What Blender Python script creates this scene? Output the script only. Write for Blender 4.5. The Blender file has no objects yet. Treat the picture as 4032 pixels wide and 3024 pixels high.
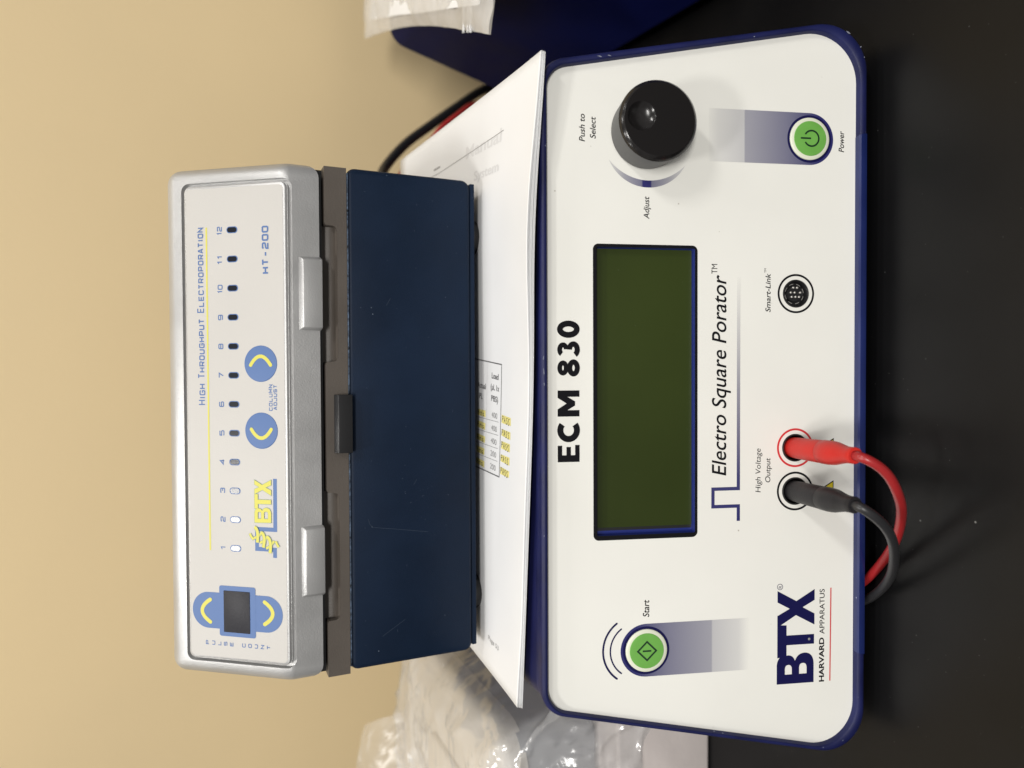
import bpy, bmesh, math, random
from math import sin, cos, pi, radians
from mathutils import Vector, Matrix, noise
from mathutils.geometry import tessellate_polygon

random.seed(7)
SC = bpy.context.scene
COL = SC.collection

# ------------------------------------------------------------------ camera
# the phone was held upright-down on its side: the picture is rolled by a quarter turn
PITCH, YAW, ROLL = radians(24.0), radians(1.25), radians(0.77)
CAMPOS = Vector((0.0, 0.0, 0.285))
f0 = Vector((-sin(YAW), cos(YAW), 0)); r0 = Vector((cos(YAW), sin(YAW), 0)); u0 = Vector((0, 0, 1))
fw = f0 * cos(PITCH) - u0 * sin(PITCH); up = u0 * cos(PITCH) + f0 * sin(PITCH)
rt = r0 * cos(ROLL) - up * sin(ROLL); up2 = up * cos(ROLL) + r0 * sin(ROLL)
cam_d = bpy.data.cameras.new('camera'); cam = bpy.data.objects.new('camera', cam_d); COL.objects.link(cam)
cm = Matrix.Identity(4)
for i, v in enumerate((-up2, rt, -fw)):
    for j in range(3):
        cm[j][i] = v[j]
cm.translation = CAMPOS
cam.matrix_world = cm
cam_d.sensor_fit = 'HORIZONTAL'; cam_d.sensor_width = 36.0; cam_d.lens = 2850 / 4032 * 36
cam_d.clip_start = 0.01; cam_d.clip_end = 50
cam_d.dof.use_dof = True; cam_d.dof.focus_distance = 0.322; cam_d.dof.aperture_fstop = 7.0
SC.camera = cam

# ------------------------------------------------------------------ world and lamps
W = bpy.data.worlds.new('World'); SC.world = W; W.use_nodes = True
bgn = W.node_tree.nodes['Background']
bgn.inputs[0].default_value = (1.0, 0.975, 0.95, 1); bgn.inputs[1].default_value = 0.26
SC.view_settings.view_transform = 'Standard'; SC.view_settings.look = 'None'
SC.view_settings.exposure = 0.0; SC.view_settings.gamma = 1.0
SC.cycles.use_denoising = True
SC.cycles.max_bounces = 10; SC.cycles.transparent_max_bounces = 24

def area(name, loc, target, sx, sy, power, col=(1.0, 0.975, 0.935)):
    d = bpy.data.lights.new(name, 'AREA'); d.shape = 'RECTANGLE'; d.size = sx; d.size_y = sy
    d.energy = power; d.color = col
    o = bpy.data.objects.new(name, d); COL.objects.link(o); o.location = loc
    o.rotation_euler = (Vector(target) - Vector(loc)).to_track_quat('-Z', 'Y').to_euler()
    return o
T0 = (0, 0.3, 0.1)
for lx, pw in ((-1.35, 2.6), (-0.38, 2.6), (0.62, 2.8), (1.6, 2.4)):      # row of ceiling fittings above the bench
    area('ceiling_lamp', (lx, 0.36, 1.95), (lx, 0.36, 0), 0.14, 0.22, pw)
area('ceiling_lamp', (-0.445, -0.23, 1.92), (-0.445, -0.23, 0), 0.28, 0.15, 12)                 # fittings further out in the room
area('ceiling_lamp', (1.25, -0.75, 1.9), T0, 0.5, 0.14, 15)
area('ceiling_lamp', (-0.2, -2.3, 1.9), T0, 1.2, 0.4, 57)

# ------------------------------------------------------------------ helpers
def frame(o, ex, ey, unit=0.001):
    ex = Vector(ex).normalized(); ey = Vector(ey).normalized(); n = ex.cross(ey)
    m = Matrix.Identity(4)
    for i, v in enumerate((ex, ey, n)):
        for j in range(3):
            m[j][i] = v[j] * unit
    m.translation = Vector(o)
    return m
WORLD = frame((0, 0, 0), (1, 0, 0), (0, 1, 0))                             # millimetres on the bench

def tag(o, label=None, cat=None, group=None, kind=None):
    if label: o['label'] = label
    if cat: o['category'] = cat
    if group: o['group'] = group
    if kind: o['kind'] = kind
    return o
def thing(name, loc, label, cat, group=None):
    o = bpy.data.objects.new(name, None); COL.objects.link(o); o.location = loc
    o.empty_display_size = 0.02
    return tag(o, label, cat, group)
def wloc(o):
    v = Vector((0, 0, 0))
    while o is not None:
        v += o.location; o = o.parent
    return v

class MB:
    def __init__(s): s.v = []; s.f = []; s.lay = 0.0
    def add(s, vs, fs):
        b = len(s.v); s.v += [tuple(p) for p in vs]; s.f += [tuple(i + b for i in f) for f in fs]; return s
    def poly(s, outer, holes=(), z=0.0):
        loops = [[Vector((p[0], p[1], 0)) for p in l] for l in (outer, *holes)]
        tris = tessellate_polygon(loops); flat = [p for l in loops for p in l]
        fs = []
        for t in tris:
            a, b, c = (flat[i] for i in t)
            cr = (b.x - a.x) * (c.y - a.y) - (b.y - a.y) * (c.x - a.x)
            if abs(cr) < 1e-9: continue
            fs.append(t if cr > 0 else t[::-1])
        return s.add([(p.x, p.y, z) for p in flat], fs)
    def loft(s, rings, cap0=False, cap1=False, closed=True):
        n = len(rings[0]); b = len(s.v)
        for r in rings: s.v += [tuple(p) for p in r]
        for k in range(len(rings) - 1):
            for i in range(n if closed else n - 1):
                j = (i + 1) % n
                s.f.append((b + k * n + i, b + k * n + j, b + (k + 1) * n + j, b + (k + 1) * n + i))
        if cap0: s.f.append(tuple(b + i for i in reversed(range(n))))
        if cap1: s.f.append(tuple(b + (len(rings) - 1) * n + i for i in range(n)))
        return s
    def prism(s, outline, z0, z1, ch=0.0, bottom=True):
        o = ccw(outline)
        rings = [[(x, y, z0) for x, y in o]]
        if ch > 0:
            i1 = offset(o, -ch * 0.3); i2 = offset(o, -ch)
            rings += [[(x, y, z1 - ch) for x, y in o], [(x, y, z1 - ch * 0.3) for x, y in i1], [(x, y, z1) for x, y in i2]]
        else:
            rings += [[(x, y, z1) for x, y in o]]
        return s.loft(rings, bottom, True)
    def lathe(s, cx, cy, prof, n=48, caps=(True, True)):
        rings = [[(cx + r * cos(2 * pi * i / n), cy + r * sin(2 * pi * i / n), z) for i in range(n)] for r, z in prof]
        return s.loft(rings, caps[0] and prof[0][0] > 1e-6, caps[1] and prof[-1][0] > 1e-6)
    def ring(s, cx, cy, r0, r1, z, n=64):
        a = [(cx + r0 * cos(2 * pi * i / n), cy + r0 * sin(2 * pi * i / n), z) for i in range(n)]
        b = [(cx + r1 * cos(2 * pi * i / n), cy + r1 * sin(2 * pi * i / n), z) for i in range(n)]
        return s.loft([b, a])
    def stroke(s, pts, w, z=0.0, closed=False, caps=False, wf=None):
        pts = [Vector(p[:2]) for p in pts]; n = len(pts); L = []; R = []
        for i in range(n):
            if closed: a, b = pts[i - 1], pts[(i + 1) % n]
            else: a, b = pts[max(i - 1, 0)], pts[min(i + 1, n - 1)]
            d0 = (pts[i] - a); d1 = (b - pts[i])
            if d0.length < 1e-9: d0 = d1
            if d1.length < 1e-9: d1 = d0
            d0.normalize(); d1.normalize()
            n0 = Vector((-d0.y, d0.x)); n1 = Vector((-d1.y, d1.x)); m = (n0 + n1)
            m = m.normalized() if m.length > 1e-6 else n0
            k = 1 / max(0.35, m.dot(n0)); h = (wf(i / (n - 1)) if wf else w) / 2
            L.append(pts[i] + m * h * k); R.append(pts[i] - m * h * k)
        zz = z + s.lay; s.lay += 0.004
        b = len(s.v); s.v += [(p.x, p.y, zz) for p in L] + [(p.x, p.y, zz) for p in R]
        for i in range(n if closed else n - 1):
            j = (i + 1) % n
            s.f.append((b + n + i, b + n + j, b + j, b + i))
        if caps:
            for e, q in ((0, 1), (n - 1, n - 2)):
                d = (pts[e] - pts[q]).normalized(); a0 = math.atan2(d.y, d.x); c = pts[e]
                arc = [(c.x + w / 2 * cos(a0 + t), c.y + w / 2 * sin(a0 + t), zz) for t in [(-pi / 2 + pi * k / 8) for k in range(9)]]
                s.add(arc, [tuple(range(9))])
        return s
    def tube(s, pts, r, n=16, sub=8, cap=True, rf=None, relax=0):
        P = [Vector(p) for p in pts]; C = []
        for i in range(len(P) - 1):
            p0 = P[i - 1] if i else P[0] * 2 - P[1]; p1, p2 = P[i], P[i + 1]; p3 = P[i + 2] if i + 2 < len(P) else P[-1] * 2 - P[-2]
            for k in range(sub):
                t = k / sub
                C.append(0.5 * ((2 * p1) + (p2 - p0) * t + (2 * p0 - 5 * p1 + 4 * p2 - p3) * t * t + (3 * p1 - p0 - 3 * p2 + p3) * t ** 3))
        C.append(P[-1])
        for _ in range(relax):
            C = [C[0]] + [(C[i - 1] + C[i] * 2 + C[i + 1]) / 4 for i in range(1, len(C) - 1)] + [C[-1]]
        rings = []; up_ = Vector((0, 0, 1)); prev = None
        for i, c in enumerate(C):
            d = (C[min(i + 1, len(C) - 1)] - C[max(i - 1, 0)]).normalized()
            x = prev - d * prev.dot(d) if prev is not None else d.cross(Vector((0.3, 0.5, 0.8)))
            x.normalize(); prev = x; y = d.cross(x)
            rr = rf(i / (len(C) - 1)) if rf else r
            rings.append([c + (x * cos(2 * pi * k / n) + y * sin(2 * pi * k / n)) * rr for k in range(n)])
        return s.loft(rings, cap, cap)
    def put(s, name, F, parent, mat, smooth=38, bevel=None, recalc=False):
        me = bpy.data.meshes.new(name)
        off = wloc(parent) if parent is not None else Vector((0, 0, 0))
        me.from_pydata([F @ Vector(p) - off for p in s.v], [], s.f)
        uv = me.uv_layers.new(name='mm')
        co = [(p[0], p[1]) for p in s.v]
        vi = [0] * len(me.loops); me.loops.foreach_get('vertex_index', vi)
        fl = []
        for i in vi: fl += [co[i][0], co[i][1]]
        uv.data.foreach_set('uv', fl)
        if recalc or bevel:
            bm = bmesh.new(); bm.from_mesh(me); bmesh.ops.remove_doubles(bm, verts=bm.verts, dist=1e-7)
            bmesh.ops.recalc_face_normals(bm, faces=bm.faces)
            if bevel:
                es = [e for e in bm.edges if len(e.link_faces) == 2 and e.calc_face_angle(0) > radians(28)]
                bmesh.ops.bevel(bm, geom=es, offset=bevel, segments=3, affect='EDGES', profile=0.5, clamp_overlap=True)
            bm.to_mesh(me); bm.free()
        if smooth:
            me.shade_smooth(); me.set_sharp_from_angle(angle=radians(smooth))
        me.materials.append(mat)
        o = bpy.data.objects.new(name, me); COL.objects.link(o); o.parent = parent
        return o

def ccw(o):
    a = sum(o[i - 1][0] * o[i][1] - o[i][0] * o[i - 1][1] for i in range(len(o)))
    return list(o) if a > 0 else list(reversed(o))
def offset(o, d):
    n = len(o); r = []
    for i in range(n):
        a = Vector(o[i - 1]); b = Vector(o[i]); c = Vector(o[(i + 1) % n])
        d0 = (b - a); d1 = (c - b)
        d0 = d0.normalized() if d0.length > 1e-9 else d1.normalized(); d1 = d1.normalized() if d1.length > 1e-9 else d0
        n0 = Vector((d0.y, -d0.x)); n1 = Vector((d1.y, -d1.x)); m = n0 + n1
        m = m.normalized() if m.length > 1e-6 else n0
        q = b + m * d / max(0.4, m.dot(n0)); r.append((q.x, q.y))
    return r
def rpoly(cs, rs, seg=10):
    out = []; n = len(cs)
    for i in range(n):
        p = Vector(cs[i]); a = (Vector(cs[i - 1]) - p).normalized(); b = (Vector(cs[(i + 1) % n]) - p).normalized()
        r = rs[i] if isinstance(rs, (list, tuple)) else rs
        if r <= 0: out.append((p.x, p.y)); continue
        ang = a.angle(b); t = r / math.tan(ang / 2); c = p + (a + b).normalized() * (r / sin(ang / 2))
        s0 = p + a * t - c; s1 = p + b * t - c; a0 = math.atan2(s0.y, s0.x); a1 = math.atan2(s1.y, s1.x)
        while a1 - a0 > pi: a1 -= 2 * pi
        while a1 - a0 < -pi: a1 += 2 * pi
        for k in range(seg + 1):
            t_ = a0 + (a1 - a0) * k / seg; out.append((c.x + r * cos(t_), c.y + r * sin(t_)))
    return ccw(out)
def rrect(x0, y0, x1, y1, r, seg=8):
    return rpoly([(x0, y0), (x1, y0), (x1, y1), (x0, y1)], r, seg)
def arc(cx, cy, r, a0, a1, n=24):
    return [(cx + r * cos(a0 + (a1 - a0) * i / n), cy + r * sin(a0 + (a1 - a0) * i / n)) for i in range(n + 1)]
def bez(p0, p1, p2, n=14):
    return [((1 - t) ** 2 * p0[0] + 2 * t * (1 - t) * p1[0] + t * t * p2[0], (1 - t) ** 2 * p0[1] + 2 * t * (1 - t) * p1[1] + t * t * p2[1]) for t in [i / n for i in range(n + 1)]]

# ------------------------------------------------------------------ materials (all procedural)
def mat(name, col, rough=0.5, metal=0.0, spec=0.5, coat=0.0, bump=None, var=None, speck=None, coat_rough=0.1):
    m = bpy.data.materials.new(name); m.use_nodes = True; nt = m.node_tree; N = nt.nodes; Lk = nt.links
    b = N['Principled BSDF']; b.inputs['Base Color'].default_value = (*col, 1); b.inputs['Roughness'].default_value = rough
    b.inputs['Metallic'].default_value = metal; b.inputs['Specular IOR Level'].default_value = spec
    b.inputs['Coat Weight'].default_value = coat; b.inputs['Coat Roughness'].default_value = coat_rough
    tc = N.new('ShaderNodeTexCoord'); out = None
    c = None
    if var:                                             # soft tonal variation: (scale, amount)
        nz = N.new('ShaderNodeTexNoise'); nz.inputs['Scale'].default_value = var[0]; nz.inputs['Detail'].default_value = 6
        Lk.new(tc.outputs['Object'], nz.inputs['Vector'])
        mr = N.new('ShaderNodeMapRange'); mr.inputs[1].default_value = 0.3; mr.inputs[2].default_value = 0.7
        mr.inputs[3].default_value = 1 - var[1]; mr.inputs[4].default_value = 1 + var[1]
        Lk.new(nz.outputs['Fac'], mr.inputs[0])
        mx = N.new('ShaderNodeMix'); mx.data_type = 'RGBA'; mx.blend_type = 'MULTIPLY'; mx.inputs[0].default_value = 1
        mx.inputs[6].default_value = (*col, 1); Lk.new(mr.outputs[0], mx.inputs[7]); c = mx.outputs[2]
        mr2 = N.new('ShaderNodeMapRange'); mr2.inputs[1].default_value = 0.3; mr2.inputs[2].default_value = 0.7
        mr2.inputs[3].default_value = max(0.03, rough - 0.07); mr2.inputs[4].default_value = rough + 0.07
        Lk.new(nz.outputs['Fac'], mr2.inputs[0]); Lk.new(mr2.outputs[0], b.inputs['Roughness'])
    for sp in (speck or ()):                            # dust and scratches: (scale, size, colour, stretch, density)
        mp = N.new('ShaderNodeMapping'); mp.inputs['Scale'].default_value = sp[3]; Lk.new(tc.outputs['Object'], mp.inputs[0])
        mp.inputs['Rotation'].default_value = sp[5] if len(sp) > 5 else (0, 0, 0)
        vo = N.new('ShaderNodeTexVoronoi'); vo.inputs['Scale'].default_value = sp[0]; Lk.new(mp.outputs[0], vo.inputs['Vector'])
        lt = N.new('ShaderNodeMapRange'); lt.inputs[1].default_value = sp[1]; lt.inputs[2].default_value = sp[1] * 0.5
        lt.inputs[3].default_value = 0; lt.inputs[4].default_value = 1; Lk.new(vo.outputs['Distance'], lt.inputs[0])
        sep = N.new('ShaderNodeSeparateColor'); Lk.new(vo.outputs['Color'], sep.inputs[0])
        gt = N.new('ShaderNodeMapRange'); gt.inputs[1].default_value = 1 - sp[4]; gt.inputs[2].default_value = 1.0
        gt.inputs[3].default_value = 0; gt.inputs[4].default_value = 0.9; Lk.new(sep.outputs[0], gt.inputs[0])
        mu = N.new('ShaderNodeMath'); mu.operation = 'MULTIPLY'; Lk.new(lt.outputs[0], mu.inputs[0]); Lk.new(gt.outputs[0], mu.inputs[1])
        mx = N.new('ShaderNodeMix'); mx.data_type = 'RGBA'; Lk.new(mu.outputs[0], mx.inputs[0])
        if c is not None: Lk.new(c, mx.inputs[6])
        else: mx.inputs[6].default_value = (*col, 1)
        mx.inputs[7].default_value = (*sp[2], 1); c = mx.outputs[2]
    if c is not None: Lk.new(c, b.inputs['Base Color'])
    if bump:                                            # (scale, strength, distance)
        nb = N.new('ShaderNodeTexNoise'); nb.inputs['Scale'].default_value = bump[0]; nb.inputs['Detail'].default_value = 3
        Lk.new(tc.outputs['Object'], nb.inputs['Vector'])
        bu = N.new('ShaderNodeBump'); bu.inputs['Strength'].default_value = bump[1]; bu.inputs['Distance'].default_value = bump[2]
        Lk.new(nb.outputs['Fac'], bu.inputs['Height']); Lk.new(bu.outputs[0], b.inputs['Normal'])
    return m
def ramp_mat(name, axis, stops, rough=0.4):             # printed tint that changes along the millimetre UV
    m = bpy.data.materials.new(name); m.use_nodes = True; nt = m.node_tree; N = nt.nodes; Lk = nt.links
    b = N['Principled BSDF']; b.inputs['Roughness'].default_value = rough
    uv = N.new('ShaderNodeUVMap'); uv.uv_map = 'mm'; sx = N.new('ShaderNodeSeparateXYZ'); Lk.new(uv.outputs[0], sx.inputs[0])
    lo, hi = stops[0][0], stops[-1][0]
    mr = N.new('ShaderNodeMapRange'); mr.inputs[1].default_value = lo; mr.inputs[2].default_value = hi
    Lk.new(sx.outputs[axis], mr.inputs[0]); cr = N.new('ShaderNodeValToRGB'); el = cr.color_ramp.elements
    while len(el) < len(stops): el.new(0.5)
    for e, (p, c) in zip(el, stops): e.position = (p - lo) / (hi - lo); e.color = (*c, 1)
    Lk.new(mr.outputs[0], cr.inputs[0])
    # halftone screen of the print
    vo = N.new('ShaderNodeTexWave'); vo.inputs['Scale'].default_value = 0.9; Lk.new(uv.outputs[0], vo.inputs['Vector']); vo.bands_direction = 'DIAGONAL'
    m2 = N.new('ShaderNodeMapRange'); m2.inputs[3].default_value = 0.9; m2.inputs[4].default_value = 1.08; Lk.new(vo.outputs['Fac'], m2.inputs[0])
    mx = N.new('ShaderNodeMix'); mx.data_type = 'RGBA'; mx.blend_type = 'MULTIPLY'; mx.inputs[0].default_value = 1
    Lk.new(cr.outputs[0], mx.inputs[6]); Lk.new(m2.outputs[0], mx.inputs[7]); Lk.new(mx.outputs[2], b.inputs['Base Color'])
    return m
def film_mat(name, haze=0.1, gloss=0.22, rough=0.12, tint=(0.96, 0.96, 0.96), bump=(60, 0.6, 0.004)):
    m = bpy.data.materials.new(name); m.use_nodes = True; nt = m.node_tree; N = nt.nodes; Lk = nt.links
    N.remove(N['Principled BSDF']); out = N['Material Output']
    tr = N.new('ShaderNodeBsdfTransparent'); tr.inputs[0].default_value = (*tint, 1)
    gl = N.new('ShaderNodeBsdfGlossy'); gl.inputs['Roughness'].default_value = rough; gl.inputs[0].default_value = (1, 1, 1, 1)
    df = N.new('ShaderNodeBsdfDiffuse'); df.inputs[0].default_value = (0.8, 0.8, 0.8, 1)
    tc = N.new('ShaderNodeTexCoord'); nz = N.new('ShaderNodeTexNoise'); nz.inputs['Scale'].default_value = bump[0]; nz.inputs['Distortion'].default_value = 1.2
    Lk.new(tc.outputs['Object'], nz.inputs['Vector']); bu = N.new('ShaderNodeBump'); bu.inputs['Strength'].default_value = bump[1]; bu.inputs['Distance'].default_value = bump[2]
    Lk.new(nz.outputs['Fac'], bu.inputs['Height']); Lk.new(bu.outputs[0], gl.inputs['Normal'])
    m1 = N.new('ShaderNodeMixShader'); m1.inputs[0].default_value = haze; Lk.new(tr.outputs[0], m1.inputs[1]); Lk.new(df.outputs[0], m1.inputs[2])
    lw = N.new('ShaderNodeLayerWeight'); lw.inputs[0].default_value = 0.35; Lk.new(bu.outputs[0], lw.inputs['Normal'])
    mr = N.new('ShaderNodeMapRange'); mr.inputs[3].default_value = gloss * 0.4; mr.inputs[4].default_value = min(1, gloss * 2.4); Lk.new(lw.outputs['Facing'], mr.inputs[0])
    m2 = N.new('ShaderNodeMixShader'); Lk.new(mr.outputs[0], m2.inputs[0]); Lk.new(m1.outputs[0], m2.inputs[1]); Lk.new(gl.outputs[0], m2.inputs[2])
    Lk.new(m2.outputs[0], out.inputs[0])
    return m

WHITE = (0.80, 0.795, 0.745)
M = {}
M['face'] = mat('white_membrane', WHITE, 0.42, bump=(900, 0.05, 0.0002), var=(14, 0.025), speck=[(260, 0.13, (0.32, 0.28, 0.22), (1, 1, 1), 0.035)])
M['rim'] = mat('blue_cast_plastic', (0.0065, 0.0095, 0.066), 0.5, spec=0.35, bump=(2500, 0.35, 0.0002), var=(60, 0.25),
               speck=[(420, 0.16, (0.35, 0.38, 0.5), (1, 1, 1), 0.05)])
M['trim'] = mat('blue_smooth_trim', (0.007, 0.0155, 0.098), 0.34, spec=0.45, var=(40, 0.15), speck=[(300, 0.12, (0.4, 0.45, 0.6), (1, 1, 1), 0.05)])
M['case'] = mat('blue_painted_case', (0.007, 0.009, 0.056), 0.5, spec=0.35, bump=(1800, 0.25, 0.0002), var=(30, 0.2))
M['dev2'] = mat('navy_painted_case', (0.005, 0.008, 0.066), 0.6, spec=0.06, bump=(1800, 0.2, 0.0002), var=(20, 0.2))
M['htblue'] = mat('dark_blue_painted_metal', (0.0045, 0.0125, 0.031), 0.5, spec=0.16, bump=(2200, 0.35, 0.0002), var=(22, 0.2),
                  speck=[(330, 0.10, (0.16, 0.2, 0.26), (1, 1, 1), 0.10), (60, 0.05, (0.09, 0.12, 0.17), (1, 1, 12), 0.10, (0, 0.5, 0.3)),
                         (110, 0.06, (0.11, 0.14, 0.19), (9, 1, 1), 0.06, (0, 0.6, 0.2))])
M['scratch'] = mat('pale_scratch', (0.034, 0.05, 0.078), 0.6, spec=0.2)
M['worn'] = mat('worn_paint_edge', (0.07, 0.10, 0.15), 0.4, metal=0.3, bump=(3000, 0.5, 0.0003), var=(700, 0.9))
M['grey'] = mat('warm_grey_plastic', (0.088, 0.074, 0.062), 0.5, bump=(1600, 0.25, 0.0003), var=(40, 0.08))
M['silver'] = mat('silver_paint', (0.47, 0.47, 0.467), 0.42, metal=0.6, bump=(1500, 0.3, 0.0003), var=(40, 0.05))
M['label'] = mat('grey_white_overlay', (0.50, 0.485, 0.46), 0.5, bump=(1500, 0.25, 0.0002), var=(20, 0.02))
M['pblue'] = mat('light_blue_ink', (0.072, 0.145, 0.34), 0.5)
M['pyel'] = mat('yellow_ink', (0.60, 0.56, 0.085), 0.5)
M['pgreen'] = mat('dull_green_ink', (0.16, 0.27, 0.20), 0.45)
M['navy'] = mat('navy_ink', (0.008, 0.008, 0.062), 0.55, spec=0.1)
M['black'] = mat('black_ink', (0.006, 0.006, 0.008), 0.55, spec=0.1)
M['chip'] = mat('bare_chip', (0.20, 0.21, 0.27), 0.6)
M['redink'] = mat('red_ink', (0.62, 0.035, 0.04), 0.4)
M['green'] = mat('green_key', (0.145, 0.395, 0.07), 0.4, var=(200, 0.04))
M['keywhite'] = mat('key_white_ring', (0.72, 0.74, 0.60), 0.4)
M['dgreen'] = mat('dark_green_ink', (0.006, 0.03, 0.012), 0.4)
M['yellow'] = mat('warning_yellow', (0.62, 0.50, 0.02), 0.4)
M['lcdblue'] = mat('blue_bezel_plastic', (0.011, 0.024, 0.19), 0.4)
M['lcd'] = mat('dark_green_display', (0.026, 0.039, 0.005), 0.4, spec=0.2, coat=0.2, coat_rough=0.2, var=(6, 0.25), speck=[(420, 0.09, (0.10, 0.13, 0.07), (1, 1, 1), 0.05), (70, 0.03, (0.08, 0.1, 0.05), (1, 1, 1), 0.05)])
M['blk'] = mat('black_plastic', (0.012, 0.012, 0.013), 0.35)
M['knob'] = mat('black_knob_plastic', (0.011, 0.010, 0.010), 0.22, var=(300, 0.2), speck=[(500, 0.07, (0.3, 0.3, 0.3), (1, 1, 1), 0.03)])
M['knobtop'] = mat('black_knob_face', (0.007, 0.006, 0.006), 0.45, spec=0.2, bump=(1800, 0.1, 0.0002), speck=[(600, 0.08, (0.2, 0.2, 0.2), (1, 1, 1), 0.03)])
M['knobside'] = mat('satin_knob_side', (0.045, 0.045, 0.047), 0.42)
M['pin'] = mat('socket_metal', (0.55, 0.53, 0.5), 0.4, metal=0.8)
M['smoke'] = mat('smoked_window', (0.012, 0.014, 0.02), 0.2, spec=0.35)
M['smoke2'] = mat('textured_dark_window', (0.022, 0.022, 0.028), 0.45, spec=0.25, bump=(900, 0.25, 0.0003))
M['redrub'] = mat('red_rubber_boot', (0.52, 0.021, 0.015), 0.45, spec=0.35, bump=(900, 0.15, 0.0003), var=(80, 0.06))
M['redcab'] = mat('red_cable_sheath', (0.33, 0.018, 0.02), 0.30)
M['blkrub'] = mat('black_rubber_boot', (0.014, 0.013, 0.015), 0.5, spec=0.35, bump=(900, 0.3, 0.0003), var=(160, 0.3))
M['blkcab'] = mat('black_cable_sheath', (0.022, 0.022, 0.024), 0.36)
M['paper'] = mat('office_paper', (0.74, 0.745, 0.75), 0.75, bump=(700, 0.06, 0.0002), var=(30, 0.012))
M['pink'] = mat('black_toner', (0.09, 0.09, 0.095), 0.6)
M['toner2'] = mat('grey_toner', (0.24, 0.24, 0.24), 0.6)
M['ghost'] = mat('show_through_print', (0.64, 0.64, 0.645), 0.7)
M['pen'] = mat('black_pen', (0.06, 0.06, 0.05), 0.5)
M['marker'] = mat('yellow_highlighter', (0.76, 0.68, 0.24), 0.6, var=(400, 0.12))
M['bench'] = mat('black_epoxy_bench', (0.0045, 0.0045, 0.005), 0.36, spec=0.24, bump=(500, 0.05, 0.0002), var=(9, 0.25),
                 speck=[(260, 0.14, (0.26, 0.26, 0.25), (1, 1, 1), 0.02), (420, 0.11, (0.10, 0.10, 0.10), (1, 1, 1), 0.10),
                        (30, 0.012, (0.07, 0.07, 0.07), (1, 14, 1), 0.25, (0, 0, 0.25)), (38, 0.012, (0.06, 0.06, 0.06), (9, 1, 1), 0.2, (0, 0, 1.0))])
M['wall'] = mat('tan_wall_paint', (0.64, 0.50, 0.287), 0.7, bump=(260, 0.10, 0.001), var=(5, 0.03))
M['tub'] = mat('frosted_white_plastic', (0.72, 0.68, 0.62), 0.4, var=(20, 0.05))
M['tubgrey'] = mat('frosted_grey_plastic', (0.25, 0.26, 0.28), 0.4, var=(14, 0.15))
M['box'] = mat('white_carton', (0.66, 0.60, 0.575), 0.6, var=(16, 0.05), bump=(120, 0.2, 0.001))
M['boxtape'] = mat('carton_fold', (0.50, 0.43, 0.40), 0.6)
M['film'] = film_mat('clear_film', 0.24, 0.17, 0.17, bump=(20, 0.7, 0.012))
M['film2'] = film_mat('slack_film', 0.16, 0.10, 0.3, bump=(14, 0.5, 0.012))
M['zipfilm'] = film_mat('zip_bag_film', 0.42, 0.16, 0.25, bump=(40, 0.5, 0.004))
M['cord'] = mat('black_cord', (0.012, 0.012, 0.014), 0.4)
def mix3(a, b, t): return tuple(a[i] * (1 - t) + b[i] * t for i in range(3))
NV = (0.02, 0.02, 0.13)
M['tint_start'] = ramp_mat('navy_tint_down', 1, [(-47.2, WHITE), (-42.6, mix3(WHITE, NV, 0.22)), (-30.4, mix3(WHITE, NV, 0.40)), (-30.2, mix3(WHITE, NV, 0.60)), (-9, mix3(WHITE, NV, 0.80)), (-2, mix3(WHITE, NV, 0.9)), (4, NV), (12, NV)])
M['tint_power'] = ramp_mat('navy_tint_up', 1, [(-87.5, NV), (-80, NV), (-73, mix3(WHITE, NV, 0.9)), (-65, mix3(WHITE, NV, 0.80)), (-45.2, mix3(WHITE, NV, 0.60)), (-45.0, mix3(WHITE, NV, 0.34)), (-33, mix3(WHITE, NV, 0.18)), (-28.6, mix3(WHITE, NV, 0.03))])
M['tint_wave'] = ramp_mat('navy_tint_right', 0, [(-57, NV), (-38, mix3(WHITE, NV, 0.97)), (0, mix3(WHITE, NV, 0.66)), (49.6, WHITE)])
M['tint_knob'] = ramp_mat('navy_tint_arc', 1, [(-18, mix3(WHITE, NV, 0.2)), (-10, mix3(WHITE, NV, 0.6)), (-3, mix3(WHITE, NV, 0.8)), (-2.5, NV), (1, NV), (1.5, mix3(WHITE, NV, 0.8)), (9, mix3(WHITE, NV, 0.6)), (16.5, mix3(WHITE, NV, 0.2))])

# ------------------------------------------------------------------ lettering
def text(s, x0, y0, cap, x1, F, parent, m, z=0.05, bold=0.0, shear=0.0, name='lettering', tf=None):
    cu = bpy.data.curves.new('t', 'FONT'); cu.body = s; cu.size = 1.0; cu.offset = bold; cu.shear = shear; cu.resolution_u = 5
    cu.fill_mode = 'FRONT'
    ob = bpy.data.objects.new('t', cu); me = bpy.data.meshes.new_from_object(ob)
    vs = [v.co.copy() for v in me.vertices]; fs = [tuple(p.vertices) for p in me.polygons]
    bpy.data.objects.remove(ob); bpy.data.meshes.remove(me); bpy.data.curves.remove(cu)
    CAP = 0.727 + bold
    xa = min(v.x for v in vs); xb = max(v.x for v in vs); sx = (x1 - x0) / (xb - xa); sy = cap / CAP
    mb = MB()
    P = [((v.x - xa) * sx + x0, v.y * sy + y0, z) for v in vs]
    if tf: P = [tf(p) for p in P]
    mb.add(P, fs)
    return mb.put(name, F, parent, m, smooth=None)
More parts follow.
